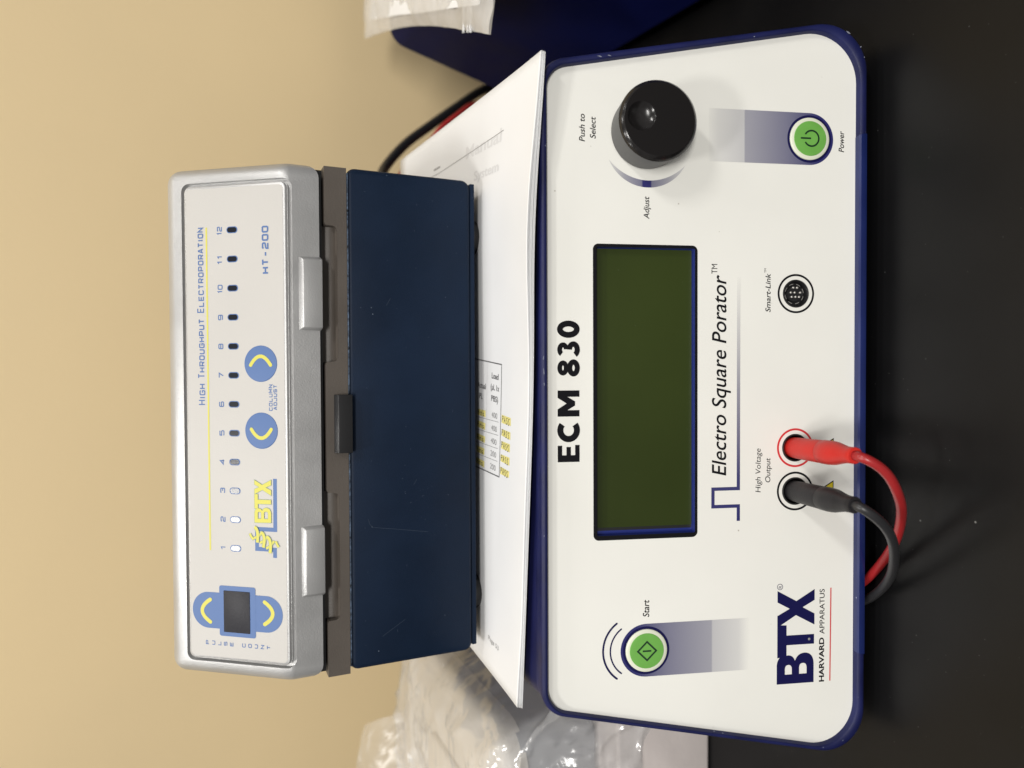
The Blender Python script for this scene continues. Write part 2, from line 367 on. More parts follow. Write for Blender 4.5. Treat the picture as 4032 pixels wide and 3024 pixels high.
G = {  # squared capitals for the overlay of the upper device
 'H': [[(0, 0), (0, 1)], [(1, 0), (1, 1)], [(0, .5), (1, .5)]], 'I': [[(.5, 0), (.5, 1)]],
 'G': [[(1, .82), (1, .86), (.86, 1), (.14, 1), (0, .86), (0, .14), (.14, 0), (.86, 0), (1, .14), (1, .48), (.5, .48)]],
 'T': [[(0, 1), (1, 1)], [(.5, 0), (.5, 1)]],
 'R': [[(0, 0), (0, 1), (.86, 1), (1, .88), (1, .56), (.86, .44), (0, .44)], [(.55, .44), (1, 0)]],
 'O': [[(.14, 0), (.86, 0), (1, .14), (1, .86), (.86, 1), (.14, 1), (0, .86), (0, .14), (.14, 0)]],
 'U': [[(0, 1), (0, .14), (.14, 0), (.86, 0), (1, .14), (1, 1)]],
 'P': [[(0, 0), (0, 1), (.86, 1), (1, .88), (1, .54), (.86, .42), (0, .42)]],
 'E': [[(1, 1), (0, 1), (0, 0), (1, 0)], [(0, .5), (.85, .5)]], 'L': [[(0, 1), (0, 0), (1, 0)]],
 'C': [[(1, .8), (1, .86), (.86, 1), (.14, 1), (0, .86), (0, .14), (.14, 0), (.86, 0), (1, .14), (1, .2)]],
 'A': [[(0, 0), (.42, 1), (.58, 1), (1, 0)], [(.18, .32), (.82, .32)]],
 'N': [[(0, 0), (0, 1), (1, 0), (1, 1)]], 'M': [[(0, 0), (0, 1), (.5, .35), (1, 1), (1, 0)]],
 'D': [[(0, 0), (0, 1), (.8, 1), (1, .82), (1, .18), (.8, 0), (0, 0)]],
 'J': [[(1, 1), (1, .14), (.86, 0), (.14, 0), (0, .14), (0, .3)]],
 'S': [[(1, .82), (.86, 1), (.14, 1), (0, .86), (0, .62), (.14, .5), (.86, .5), (1, .38), (1, .14), (.86, 0), (.14, 0), (0, .18)]],
 '-': [[(.15, .45), (.85, .45)]],
 '1': [[(.15, .78), (.55, 1), (.55, 0)]], '2': [[(0, .82), (.14, 1), (.86, 1), (1, .86), (1, .6), (.86, .5), (.14, .4), (0, .28), (0, 0), (1, 0)]],
 '3': [[(0, .86), (.14, 1), (.86, 1), (1, .86), (1, .62), (.86, .52), (.4, .52)], [(.86, .52), (1, .4), (1, .14), (.86, 0), (.14, 0), (0, .14)]],
 '4': [[(.75, 0), (.75, 1), (0, .28), (1, .28)]], '5': [[(1, 1), (.05, 1), (0, .58), (.86, .58), (1, .46), (1, .14), (.86, 0), (.14, 0), (0, .14)]],
 '6': [[(.95, .86), (.86, 1), (.14, 1), (0, .86), (0, .14), (.14, 0), (.86, 0), (1, .14), (1, .42), (.86, .54), (0, .54)]],
 '7': [[(0, 1), (1, 1), (.4, 0)]], '8': [[(.14, 0), (.86, 0), (1, .14), (1, .86), (.86, 1), (.14, 1), (0, .86), (0, .14), (.14, 0)], [(0, .53), (1, .53)]],
 '9': [[(.05, .14), (.14, 0), (.86, 0), (1, .14), (1, .86), (.86, 1), (.14, 1), (0, .86), (0, .58), (.14, .46), (1, .46)]],
 '0': [[(.14, 0), (.86, 0), (1, .14), (1, .86), (.86, 1), (.14, 1), (0, .86), (0, .14), (.14, 0)]],
}
def squared(s, x0, y0, h, x1, F, parent, m, w=0.55, z=0.2, big=(), gap=0.58, bigh=None, name='lettering'):
    adv = []; tot = 0
    for ch in s:
        a = 0.7 if ch == ' ' else (0.25 if ch in 'I1' else 1.0); adv.append(a); tot += a + gap
    tot -= gap; sc = (x1 - x0 - w) / tot; x = x0 + w / 2; mb = MB()
    for i, ch in enumerate(s):
        if ch != ' ':
            hh = (bigh if i in big else h) - w
            cw = adv[i] * sc
            for st in G[ch]:
                if ch in 'I1': q = [(x + cw / 2 + (px - .5) * sc * .6, y0 + w / 2 + py * hh) for px, py in st]
                else: q = [(x + px * cw, y0 + w / 2 + py * hh) for px, py in st]
                mb.stroke(q, w, z)
        x += (adv[i] + gap) * sc
    return mb.put(name, F, parent, m, smooth=None)

# ================================================================== the setting
mb = MB(); mb.add([(-1600, -140, 0), (1600, -140, 0), (1600, 800, 0), (-1600, 800, 0), (-1600, -140, -30), (1600, -140, -30), (1600, 800, -30), (-1600, 800, -30)],
                  [(0, 1, 2, 3), (4, 7, 6, 5), (0, 4, 5, 1), (1, 5, 6, 2), (2, 6, 7, 3), (3, 7, 4, 0)])
tag(mb.put('bench_top', WORLD, None, M['bench'], smooth=None), 'black epoxy lab bench top dusty with fine scratches', None, kind='structure')
mb = MB(); mb.add([(-2400, 700, -900), (2400, 700, -900), (2400, 700, 1900), (-2400, 700, 1900), (-2400, 800, -900), (2400, 800, -900), (2400, 800, 1900), (-2400, 800, 1900)],
                  [(0, 1, 2, 3), (4, 7, 6, 5), (0, 4, 5, 1), (1, 5, 6, 2), (2, 6, 7, 3), (3, 7, 4, 0)])
tag(mb.put('wall', WORLD, None, M['wall'], smooth=None), 'plain tan painted wall behind the bench', None, kind='structure')

# ================================================================== lower instrument
SL = radians(15.6)
FO = Vector((-0.00968, 0.2607, 0.285 - 0.17874))
FEY = Vector((0, sin(SL), cos(SL)))
FF = frame(FO, (1, 0, 0), FEY)                      # face: x right, y up the slope, z out, in mm from the display centre
gen = thing('pulse_generator', (-0.0097, 0.40, 0), 'white fronted blue cased benchtop instrument with green display and black knob', 'lab instrument')
YT, YB = 46.3, -101.7
outer = rpoly([(-135.6, YT), (-165.9, YB), (164.9, YB), (137.5, YT)], [12.5, 18, 20, 12.5], 14)
inner = rpoly([(-134.3, 43.5), (-163.0, -97.7), (161.6, -98.0), (134.9, 43.3)], [10.5, 18, 21, 10.5], 14)
def at(o, z): return [(x, y, z) for x, y in o]
mb = MB(); mb.loft([at(outer, -9), at(outer, 1.5), at(offset(outer, -0.5), 2.5), at(offset(outer, -1.3), 3.0), at(offset(inner, 0.35), 3.0), at(inner, 2.6), at(offset(inner, -0.3), -0.6)])
mb.put('front_rim', FF, gen, M['rim'], 50)
# case body runs straight back from the tilted front
back = Vector((0, 1, 0)); oi = offset(outer, -0.35)
Fi = FF.inverted()
r1 = [(x, y, -8) for x, y in oi]
def slide(p, d):
    w = FF @ Vector(p) + back * d; return tuple(Fi @ w)
def slide_to(p, Y):
    w = FF @ Vector(p); w.y = Y; return tuple(Fi @ w)
mb = MB(); mb.loft([r1, [slide_to(p, 0.545) for p in r1], [slide_to(p, 0.550) for p in at(offset(oi, -5), -8)]], False, True)
mb.put('case', FF, gen, M['case'], 40)
# bottom trim strip let into the rim between its two seams
mb = MB(); sec = [(-101.95, -9), (-101.95, 1.4), (-101.2, 3.0), (-99.7, 3.45), (-98.3, 3.35), (-97.55, 2.7), (-97.55, -0.5)]
ends = [(-119.3, 0.0), (-118.3, 1.0), (113.3, 1.0), (114.6, 0.0)]
mb.loft([[(-119.2 + 1.4 * (i / 6), y, z) for i, (y, z) in enumerate(sec)], [(114.0 - 1.6 * (i / 6), y, z) for i, (y, z) in enumerate(sec)]], True, True, closed=False)
mb.put('bottom_trim', FF, gen, M['trim'], 30, recalc=True)
# white faceplate with the display window and the socket holes cut out
win = rrect(-61.6, -22.4, 61.6, 21.4, 0.6, 3)
hole = lambda cx, cy, r: arc(cx, cy, r, 0, 2 * pi * 47 / 48, 47)
RJ, BJ, SJ = (-25.6, -69.2), (-44.9, -69.2), (42.7, -69.3)
mb = MB(); mb.poly(offset(inner, 0.1), [win, hole(*RJ, 6.2), hole(*BJ, 6.2), hole(*SJ, 6.2)], 0.0)
for h in (hole(*RJ, 6.2), hole(*BJ, 6.2), hole(*SJ, 6.2)):
    mb.loft([at(h, 0.0), at(h, -1.2)])
mb.put('faceplate', FF, gen, M['face'], 30)
mb = MB(); mb.poly(rrect(-63.6, -23.6, 62.9, 23.0, 2.4), [win], 0.06); dw = mb.put('display_surround', FF, gen, M['black'], None)
mb = MB(); mb.loft([at(win, 0.05), at(win, -3.6)]); mb.poly(win, z=-3.6)
mb.put('display_bezel', FF, gen, M['lcdblue'], 30)
mb = MB(); mb.prism(rrect(-58.9, -22.2, 61.4, 21.2, 0.4, 3), -3.55, -3.25); mb.put('display_glass', FF, gen, M['lcd'], 30)
mb = MB(); mb.poly(rrect(-60.2, -22.2, -59.0, 21.2, 0.2, 2), z=-3.5); mb.put('display_gap_shadow', FF, gen, M['blk'], None)  # black strip painted in as the shadowed gap left of the display
# sockets
def ringprint(c, m, name='socket_ring'):
    MB().ring(c[0], c[1], 7.75, 8.65, 0.06).put(name, FF, gen, m, None)
ringprint(RJ, M['redink']); ringprint(BJ, M['black']); ringprint(SJ, M['black'])
for c in (RJ, BJ):
    MB().lathe(c[0], c[1], [(6.15, -0.1), (6.0, 0.3), (5.6, 0.35), (5.4, -0.2), (5.35, -9), (0.001, -9)], caps=(False, False)).put('socket', FF, gen, M['blk'])
s = MB().lathe(SJ[0], SJ[1], [(6.15, -0.1), (6.0, 0.25), (5.7, 0.3), (5.4, -0.1), (5.3, -3.2), (0.001, -3.2)], caps=(False, False)).put('socket', FF, gen, M['blk'])
for a in range(8):
    a0 = radians(a * 45 + 6)
    MB().stroke(arc(SJ[0], SJ[1], 4.35, a0, a0 + radians(26), 8), 0.28, -1.4).put('contact_spring', FF, s, M['pin'], None)
MB().lathe(SJ[0], SJ[1], [(3.5, -3.9), (3.5, -1.8), (3.3, -1.6), (0, -1.6)], 32).put('socket_insert', FF, s, M['blk'])
for px, py in ((740, 715), (828, 715), (680, 820), (770, 820), (900, 820), (703, 915), (790, 915), (875, 915)):
    cx = SJ[0] - (py - 850) * 0.0204; cy = SJ[1] - (px - 765) * 0.0204
    MB().lathe(cx, cy, [(0.5, -1.6), (0.5, -0.9), (0.3, -0.75), (0, -0.75)], 12).put('pin', FF, s, M['pin'])
# keys
def key(cx, cy):
    MB().ring(cx, cy, 9.1, 10.4, 0.10).put('key_navy_ring', FF, gen, M['navy'], None)  # navy ring around the key
    k = MB().lathe(cx, cy, [(9.3, 0.05), (9.2, 0.5), (8.7, 0.75), (7.6, 0.8), (0.001, 0.8)], 64).put('key', FF, gen, M['keywhite'])
    MB().lathe(cx, cy, [(7.65, 0.8), (7.5, 1.0), (7.0, 1.05), (0.001, 1.05)], 64).put('key_cap', FF, k, M['green'])
    return k
KS, KP = (-112.0, -0.35), (110.9, -75.4)
st = [(KS[0] - 11.5, -47.15), (KS[0] + 11.5, -47.15)] + arc(KS[0], KS[1], 11.5, 0, pi, 32)
MB().poly(ccw(st), z=0.06).put('tinted_stripe', FF, gen, M['tint_start'], None)
st = arc(KP[0], KP[1], 11.4, pi, 2 * pi, 32) + [(KP[0] + 11.4, -28.65), (KP[0] - 11.4, -28.65)]
MB().poly(ccw(st), z=0.06).put('tinted_stripe', FF, gen, M['tint_power'], None)
k = key(*KS); MB().stroke([(KS[0], KS[1] + 4.1), (KS[0] + 4.0, KS[1]), (KS[0], KS[1] - 4.1), (KS[0] - 4.0, KS[1])], 0.75, 1.1, closed=True).stroke([(KS[0], KS[1] - 1.9), (KS[0], KS[1] + 1.9)], 0.7, 1.1).put('start_symbol', FF, k, M['dgreen'], None)
k = key(*KP); MB().stroke(arc(KP[0], KP[1] - 0.5, 3.4, radians(125), radians(415), 30), 0.75, 1.1, caps=True).stroke([(KP[0], KP[1] - 0.2), (KP[0], KP[1] + 4.6)], 0.75, 1.1).put('power_symbol', FF, k, M['dgreen'], None)
def arc3(a, b, c, n=24):
    ax, ay = a; bx, by = b; cx, cy = c; d = 2 * (ax * (by - cy) + bx * (cy - ay) + cx * (ay - by))
    ux = ((ax * ax + ay * ay) * (by - cy) + (bx * bx + by * by) * (cy - ay) + (cx * cx + cy * cy) * (ay - by)) / d
    uy = ((ax * ax + ay * ay) * (cx - bx) + (bx * bx + by * by) * (ax - cx) + (cx * cx + cy * cy) * (bx - ax)) / d
    r = math.hypot(ax - ux, ay - uy); a0 = math.atan2(ay - uy, ax - ux); a1 = math.atan2(cy - uy, cx - ux); am = math.atan2(by - uy, bx - ux)
    def norm(t): return (t - a0) % (2 * pi)
    return arc(ux, uy, r, a0, a0 + norm(a1), n) if norm(am) < norm(a1) else arc(ux, uy, r, a0, a0 - (2 * pi - norm(a1)), n)
MB().stroke(arc3((-99.7, 12.8), (-111.6, 18.9), (-123.6, 12.8)), 0.85, 0.06, caps=True).stroke(arc3((-102.2, 10.8), (-111.7, 15.7), (-121.4, 10.8)), 0.65, 0.06, caps=True).put('sound_wave_print', FF, gen, M['navy'], None)
# square wave emblem with its fading rule
MB().stroke([(-57.3, -42.45), (-50.7, -42.45), (-50.7, -30.7), (-43.0, -30.7), (-43.0, -42.45), (49.6, -42.45)], 1.5, 0.06).put('square_wave_print', FF, gen, M['tint_wave'], None)
# crescent beside the knob
o_ = arc3((98.62, 16.0), (87.22, -0.7), (97.3, -18.0), 40); i_ = arc3((97.3, -18.0), (90.2, -0.9), (98.62, 16.0), 40)
MB().poly(ccw(o_ + i_[1:-1]), z=0.06).put('crescent_print', FF, gen, M['tint_knob'], None)
# words on the face
K = M['black']
hv = MB(); y0, y1 = 29.0, 38.45
hv.stroke([(-28.15, y0), (-28.15, y1)], 2.9, 0.06)
for yy, xe in ((y0 + 0.95, -22.4), (y1 - 0.95, -22.6), ((y0 + y1) / 2, -23.2)): hv.stroke([(-28.1, yy), (xe, yy)], 1.95, 0.06)
def ell(cx, cy, rx, ry, a0, a1, n=36): return [(cx + rx * cos(a0 + (a1 - a0) * i / n), cy + ry * sin(a0 + (a1 - a0) * i / n)) for i in range(n + 1)]
hv.stroke(ell(-16.1, 33.72, 3.75, 3.6, radians(50), radians(310)), 2.65, 0.06)
MX0, MX1 = -10.3, 0.75
hv.stroke([(MX0 + 1.35, y0), (MX0 + 1.35, y1)], 2.7, 0.06).stroke([(MX1 - 1.35, y0), (MX1 - 1.35, y1)], 2.7, 0.06)
hv.poly([(MX0 + 0.2, y1), (MX0 + 3.1, y1), ((MX0 + MX1) / 2, 34.6), (MX1 - 3.1, y1), (MX1 - 0.2, y1), ((MX0 + MX1) / 2 + 0.9, 30.9), ((MX0 + MX1) / 2 - 0.9, 30.9)], z=0.085)
hv.stroke(ell(10.25, 31.55, 2.5, 1.65, 0, 2 * pi * 35 / 36, 35), 2.25, 0.06, closed=True).stroke(ell(10.25, 36.1, 2.15, 1.4, 0, 2 * pi * 35 / 36, 35), 2.05, 0.06, closed=True)
hv.stroke(ell(18.0, 31.6, 2.35, 1.7, radians(205), radians(450)), 2.3, 0.06).stroke(ell(18.0, 36.05, 2.0, 1.45, radians(-85), radians(155)), 2.1, 0.06)
hv.stroke(ell(26.6, 33.72, 2.4, 3.65, 0, 2 * pi * 35 / 36, 35), 2.5, 0.06, closed=True)
hv.put('lettering', FF, gen, K, None)
text('Electro Square Porator', -37.2, -36.7, 6.9, 50.5, FF, gen, K, shear=0.22, bold=0.008)
text('TM', 50.9, -32.6, 2.8, 55.1, FF, gen, K)
text('High Voltage', -45.0, -52.85, 2.55, -25.6, FF, gen, K, shear=0.15, bold=0.0)
text('Output', -40.7, -57.4, 2.5, -29.9, FF, gen, K, shear=0.15, bold=0.004)
text('Smart-Link', 34.4, -57.3, 2.5, 51.4, FF, gen, K, shear=0.2, bold=0.012)
text('TM', 51.7, -55.3, 1.0, 53.6, FF, gen, K)
text('Power', 105.7, -92.0, 2.7, 115.1, FF, gen, K, shear=0.2, bold=0.012)
text('Push to', 105.6, 26.4, 2.6, 117.2, FF, gen, K, shear=0.2, bold=0.012)
text('Select', 107.0, 21.7, 2.6, 116.2, FF, gen, K, shear=0.2, bold=0.012)
text('Adjust', 73.8, -1.8, 2.6, 83.4, FF, gen, K, shear=0.2, bold=0.012)
text('Start', -97.6, -1.65, 3.0, -90.1, FF, gen, K, shear=0.2, bold=0.012)
# big navy emblem: three joined capitals
B_out = [(-131.2, -78.4), (-131.2, -60.7)] + [(-122.8, -60.7)] + bez((-122.8, -60.7), (-119.6, -60.9), (-118.6, -63.2), 6)[1:] + [(-118.4, -66.2)] + bez((-118.4, -66.2), (-118.5, -68.6), (-121.0, -69.4), 6)[1:] + bez((-121.0, -69.4), (-117.6, -70.6), (-117.6, -74.1), 6)[1:] + bez((-117.6, -74.1), (-117.8, -78.2), (-122.6, -78.4), 8)[1:]
B_h1 = [(-127.0, -67.9), (-127.0, -64.6), (-124.6, -64.6)] + bez((-124.6, -64.6), (-122.7, -64.7), (-122.7, -66.25), 5)[1:] + bez((-122.7, -66.25), (-122.7, -67.8), (-124.6, -67.9), 5)[1:]
B_h2 = [(-127.0, -75.0), (-127.0, -71.4), (-124.2, -71.4)] + bez((-124.2, -71.4), (-122.2, -71.5), (-122.2, -73.2), 5)[1:] + bez((-122.2, -73.2), (-122.2, -74.9), (-124.2, -75.0), 5)[1:]
mb = MB(); mb.poly(B_out, [B_h1, B_h2], 0.06)
mb.poly([(-119.4, -60.95), (-119.0, -65.35), (-113.8, -65.35), (-113.8, -78.55), (-109.45, -78.55), (-109.45, -65.35), (-104.9, -65.35), (-104.7, -62.6), (-100.2, -60.95)][::-1], z=0.07)
mb.poly([(-104.7, -62.6), (-100.5, -69.8), (-105.2, -78.7), (-100.2, -78.7), (-97.1, -73.0), (-94.1, -78.75), (-89.2, -78.75), (-94.2, -70.0), (-89.3, -61.0), (-94.4, -61.0), (-97.5, -66.8), (-100.5, -60.95)], z=0.08)
mb.put('emblem_lettering', FF, gen, M['navy'], None)
text('HARVARD', -131.3, -83.35, 2.5, -111.3, FF, gen, K, bold=0.032)
text('APPARATUS', -109.7, -83.55, 2.5, -89.4, FF, gen, K, bold=0.006)
MB().stroke([(-131.1, -86.3), (-89.0, -86.65)], 0.55, 0.06).put('red_rule', FF, gen, M['redink'], None)
MB().ring(-87.5, -62.2, 1.15, 1.38, 0.06, 32).put('registered_mark', FF, gen, M['navy'], None)
text('R', -88.1, -63.0, 1.5, -86.9, FF, gen, M['navy'])
MB().lathe(-111.6, -76.2, [(0.6, 0.09), (0.5, 0.12), (0.001, 0.14)], 16).put('scuff', FF, gen, M['toner2'])
# warning triangles half hidden by the plugs
for cx in (-45.3, -26.0):
    hw = 4.7 if cx < -40 else 4.4
    MB().poly([(cx - hw, -87.7), (cx + hw, -87.7), (cx, -87.7 + 1.72 * hw)], z=0.06).put('warning_triangle', FF, gen, M['black'], None)
    w_ = hw - 0.75
    MB().poly([(cx - w_, -87.3), (cx + w_, -87.3), (cx, -87.3 + 1.72 * w_)], z=0.09).put('warning_triangle_field', FF, gen, M['yellow'], None)
def chip(x, y, rx, ry, rot, m=None):
    n = 9; pts = []
    for i in range(n):
        a = 2 * pi * i / n; k = random.uniform(0.6, 1.1); u, v = rx * k * cos(a), ry * k * sin(a)
        pts.append((x + u * cos(rot) - v * sin(rot), y + u * sin(rot) + v * cos(rot)))
    MB().poly(ccw(pts), z=3.03).put('paint_chip', FF, gen, m or M['chip'], None)
for c_ in ((157.2, -92.0, 0.45, 1.5, -0.5), (151.3, -97.9, 0.3, 0.5, 0.4), (146.9, -99.7, 0.3, 0.3, 0), (140.3, 20.5, 0.3, 1.3, -0.2), (140.9, 16.5, 0.25, 0.9, -0.2), (152.7, -48.0, 0.25, 0.4, 0),
           (9.0, 44.9, 1.6, 0.22, 0.1), (14.5, 45.0, 1.0, 0.2, -0.1), (3.5, 44.7, 0.8, 0.2, 0.1), (-148.2, -30, 0.2, 0.5, 0), (-60, 45, 0.5, 0.15, 0)): chip(*c_)
# knob
KX, KY, KH = 110.3, -0.3, 17.5
kn = MB().lathe(KX, KY, [(14.6, 0.8), (15.5, 1.0), (15.7, 2.0), (16.45, KH - 2.4), (16.5, KH - 2.2)], 96, (True, False)).put('knob', FF, gen, M['knobside'], 30)
MB().lathe(KX, KY, [(16.5, KH - 2.2), (16.3, KH - 1.7), (15.1, KH - 0.25), (14.75, KH)], 96, (False, False)).put('knob_bevel', FF, kn, M['knob'], 60)
dx, dy, dr = KX + 1.0, KY + 7.6, 5.9
mb = MB(); mb.poly([(KX + 14.75 * cos(2 * pi * i / 96), KY + 14.75 * sin(2 * pi * i / 96)) for i in range(96)], [[(dx + dr * cos(2 * pi * i / 48), dy + dr * sin(2 * pi * i / 48)) for i in range(48)]], KH)
mb.put('knob_face', FF, kn, M['knobtop'], None)
MB().lathe(dx, dy, [(5.9, KH), (5.5, KH - 0.45), (4.6, KH - 1.15), (3.3, KH - 1.75), (1.7, KH - 2.1), (0.001, KH - 2.2)], 48, (False, False)).put('knob_dimple', FF, kn, M['knob'], 80)
MB().lathe(KX, KY, [(3.4, -0.5), (3.4, 1.5)], 24).put('shaft', FF, kn, M['pin'])
for fx in (-120, 120):
    for fy in (262, 520):
        MB().lathe(fx - 3, fy, [(9, 0), (9.5, 6), (9.5, 11)], 24).put('foot', WORLD, gen, M['blk'])

# test leads
def lead(name, j, pts, mrub, mcab, label, grp, rad, wob):
    t = thing(name, tuple(FF @ Vector((j[0], j[1], 0))), label, 'test lead', grp)
    dirx, diry = wob
    prof = [(4.2, -8), (4.65, 1.0), (4.75, 12), (4.85, 21.6), (4.7, 22.1), (4.95, 22.5), (5.0, 27), (4.75, 31), (3.95, 35), (3.4, 38), (3.25, 41), (3.3, 43.4), (3.0, 44), (2.0, 44), (1.95, 42), (0, 42)]
    n = 32; rings = []
    for r, z in prof:
        q = max(0, z / 44.0); ox, oy = dirx * q ** 1.3, diry * q ** 1.3
        rings.append([(j[0] + ox + r * cos(2 * pi * i / n), j[1] + oy + r * sin(2 * pi * i / n), z) for i in range(n)])
    MB().loft(rings, True, False).put('plug', FF, t, mrub, 45)
    end = FF @ Vector((j[0] + dirx * 0.94, j[1] + diry * 0.94, 41.0)); end2 = FF @ Vector((j[0] + dirx * 1.08, j[1] + diry * 1.1, 48.0))
    P = [tuple(v * 1000 for v in end), tuple(v * 1000 for v in end2)] + pts
    MB().tube(P, rad, 20, 10, relax=60).put('cable', WORLD, t, mcab, 60)
    return t
lead('test_lead', RJ, [(-38.6, 193.0, 43.6), (-46.2, 193.6, 37.4), (-54.4, 197.6, 28.6), (-61.7, 204.0, 20.8), (-70.9, 211.0, 13.6), (-80.4, 219.0, 8.6), (-89.4, 227.5, 5.4), (-98.0, 236.0, 3.3), (-108, 250, 2.0), (-118, 300, 2.0)], M['redrub'], M['redcab'],
     'red rubber test lead plugged into the red ringed socket, looping under the instrument', 'high voltage test leads', 1.95, (1.6, 0.3))
lead('test_lead', BJ, [(-60.2, 195.2, 41.0), (-68.2, 198.0, 32.9), (-76.1, 204.5, 24.0), (-85.0, 211.0, 16.2), (-93.8, 219.5, 9.4), (-101.0, 228.0, 5.2), (-107.0, 236.0, 3.1), (-114, 250, 2.0), (-122, 290, 2.0)], M['blkrub'], M['blkcab'],
     'black rubber test lead plugged into the black ringed socket left of the red one', 'high voltage test leads', 1.95, (1.8, 0.3))

# ================================================================== papers on top of the lower instrument
pa = radians(-5.3); PO = Vector((-0.150, 0.290, 0.1517))
PF = frame(PO, (cos(pa), sin(pa), 0), (-sin(pa), cos(pa), 0))
stack = thing('paper_stack', tuple(PO), 'stack of white printed sheets with a highlighted table, lying under the silver lidded device', 'papers')
def pz(u, v, k):       # height of sheet k (0 bottom .. 1 top) over the case
    lift = 4.2 * math.exp(-((u - 212) / 52) ** 2) * math.exp(-max(v, 0) / 30) * (0.55 + 0.45 * k)
    lift += 0.5 * math.exp(-((u - 90) / 40) ** 2) * math.exp(-max(v, 0) / 25) * k
    lift += 1.0 * math.exp(-(u / 26) ** 2) * math.exp(-max(v, 0) / 30) * k
    return 0.12 + 1.2 * k + lift
NS = 8
for s_ in range(NS):
    k = s_ / (NS - 1); du = random.uniform(-0.7, 0.7) * (1 - k); dv = (1 - k) * 0.5 * random.uniform(-1, 1) - (1 - k) * 0.35
    mb = MB(); nu, nv = 56, 22
    us = [280 * i / nu for i in range(nu + 1)]; vs = [216 * (j / nv) ** 1.6 for j in range(nv + 1)]
    P = [(u * (1 - 0.026 * v / 216) + du, v + dv, pz(u, v, k)) for v in vs for u in us]
    mb.add(P, [(j * (nu + 1) + i, j * (nu + 1) + i + 1, (j + 1) * (nu + 1) + i + 1, (j + 1) * (nu + 1) + i) for j in range(nv) for i in range(nu)])
    sh = mb.put('sheet', PF, stack, M['paper'], 60)
    sh.modifiers.new('thick', 'SOLIDIFY').thickness = 0.00009
    top = sh
def pf(p): return (p[0], p[1], pz(p[0], p[1], 1.0) + p[2])
# the page is read from its right-hand side: glyph up = +x of the stack, reading direction = towards the camera
RD = lambda x, y, z: pf((y, -x, z))
def ptext(s, xa, ya, cap, xb, m=None, z=0.10, **kw):     # xa..xb measured towards the reader (negative v)
    return text(s, xa, ya, cap, xb, PF, top, m or M['pink'], z=z, tf=lambda p: RD(*p), **kw)
def pline(pts, w, m, z=0.09, name='printed_rule'):
    mb = MB(); q = []
    for (a, b), (c, d) in zip(pts, pts[1:]):
        q += [(a + (c - a) * t / 12, b + (d - b) * t / 12) for t in range(12)]
    q.append(pts[-1]); mb.stroke(q, w, z); mb.v = [pf(p) for p in mb.v]
    return mb.put(name, PF, top, m, None)
pline([(150.1, 90), (150.1, 31.0), (97.4, 30.2), (94.5, 90)], 0.55, M['pink'], name='table_border')
pline([(149.5, 49.0), (96.6, 48.2)], 0.22, M['ghost'])
for u in (122.9, 116.6, 110.3, 104.2): pline([(u - 1.6, 62), (u, 33.0)], 0.22, M['toner2'], name='table_rule')
ptext('Load', -42.9, 142.6, 2.9, -34.4, bold=0.02); ptext('(µL 1x', -43.9, 137.2, 2.9, -33.4, bold=0.015); ptext('PBS)', -42.9, 131.8, 2.9, -34.4, bold=0.015)
ptext('Actual', -61, 136.4, 2.9, -50.2, bold=0.02); ptext('PL', -58.4, 131.1, 2.9, -54.1, bold=0.02)
for u, s_ in ((124.0, '400'), (117.7, '400'), (111.5, '400'), (105.4, '200'), (99.1, '200')):
    ptext(s_, -41.8, u, 2.8, -34.9, M['toner2'])
def pquad(u0, v0, u1, v1, m, z=0.07):
    mb = MB(); j = [random.uniform(-.25, .25) for _ in range(8)]
    q = [(u0 + j[0], v0 + j[1]), (u1 + j[2], v0 + j[3]), (u1 + j[4], v1 + j[5]), (u0 + j[6], v1 + j[7])]
    mb.add([pf((a, b, z)) for a, b in q], [(0, 1, 2, 3)]); return mb.put('highlighter_mark', PF, top, m, None)
PEN = {'P': [[(0, 0), (.1, 1)], [(.1, 1), (.75, .95), (.8, .6), (.1, .5)]], 'A': [[(0, 0), (.45, 1), (.8, 0)], [(.15, .4), (.75, .4)]],
       'S': [[(.85, .95), (.4, 1), (.15, .75), (.6, .5), (.75, .2), (.4, -.05), (0, .05)]],
       'm': [[(0, 0), (.05, .6)], [(.05, .5), (.4, .65), (.42, 0)], [(.42, .5), (.8, .65), (.85, 0)]], 's': [[(.7, .6), (.2, .6), (.2, .35), (.7, .2), (.1, 0)]],
       '4': [[(.1, 1), (0, .45), (.8, .45)], [(.6, .9), (.6, 0)]], '8': [[(.4, .5), (.1, .8), (.4, 1), (.7, .8), (.1, .2), (.4, 0), (.7, .2), (.4, .5)]]}
def pen(s, x0, y0, h, x1, slope=0.0):
    mb = MB(); n = len(s); st = (x1 - x0) / n
    for i, ch in enumerate(s):
        for ln in PEN.get(ch, []):
            mb.stroke([(x0 + i * st + px * st * .85, y0 + py * h * 0.9 + slope * i) for px, py in ln], 0.34, 0.11)
    mb.v = [RD(p[0], p[1], p[2]) for p in mb.v]
    return mb.put('handwriting', PF, top, M['pen'], None)
for u in (123.4, 117.2, 111.4, 105.2, 99.3):
    pquad(u, 29.3, u + 3.4, 19.0, M['marker']); pen('PASS', -28.9, u + 0.3, 3.1, -19.6, -0.12)
for u in (122.6, 116.5, 109.9, 103.9, 97.8):
    pquad(u, 60.5, u + 3.1, 49.6, M['marker'])
    pen('4ms', -60.0, u + 0.3, 3.0, -50.4, -0.1)
ptext('Page 53', -37.2, 15.0, 2.3, -24.2, M['toner2'])
pline([(251.3, 150), (251.5, 132), (256.2, 36.8)], 0.35, M['toner2'])
pline([(254.6, 141), (254.9, 129.5)], 0.9, M['toner2'])
ptext('System', -74, 239.0, 4.8, -41, M['ghost'], bold=0.02); ptext('Manual', -87, 251.8, 6.4, -39, M['ghost'], bold=0.02, z=0.06)

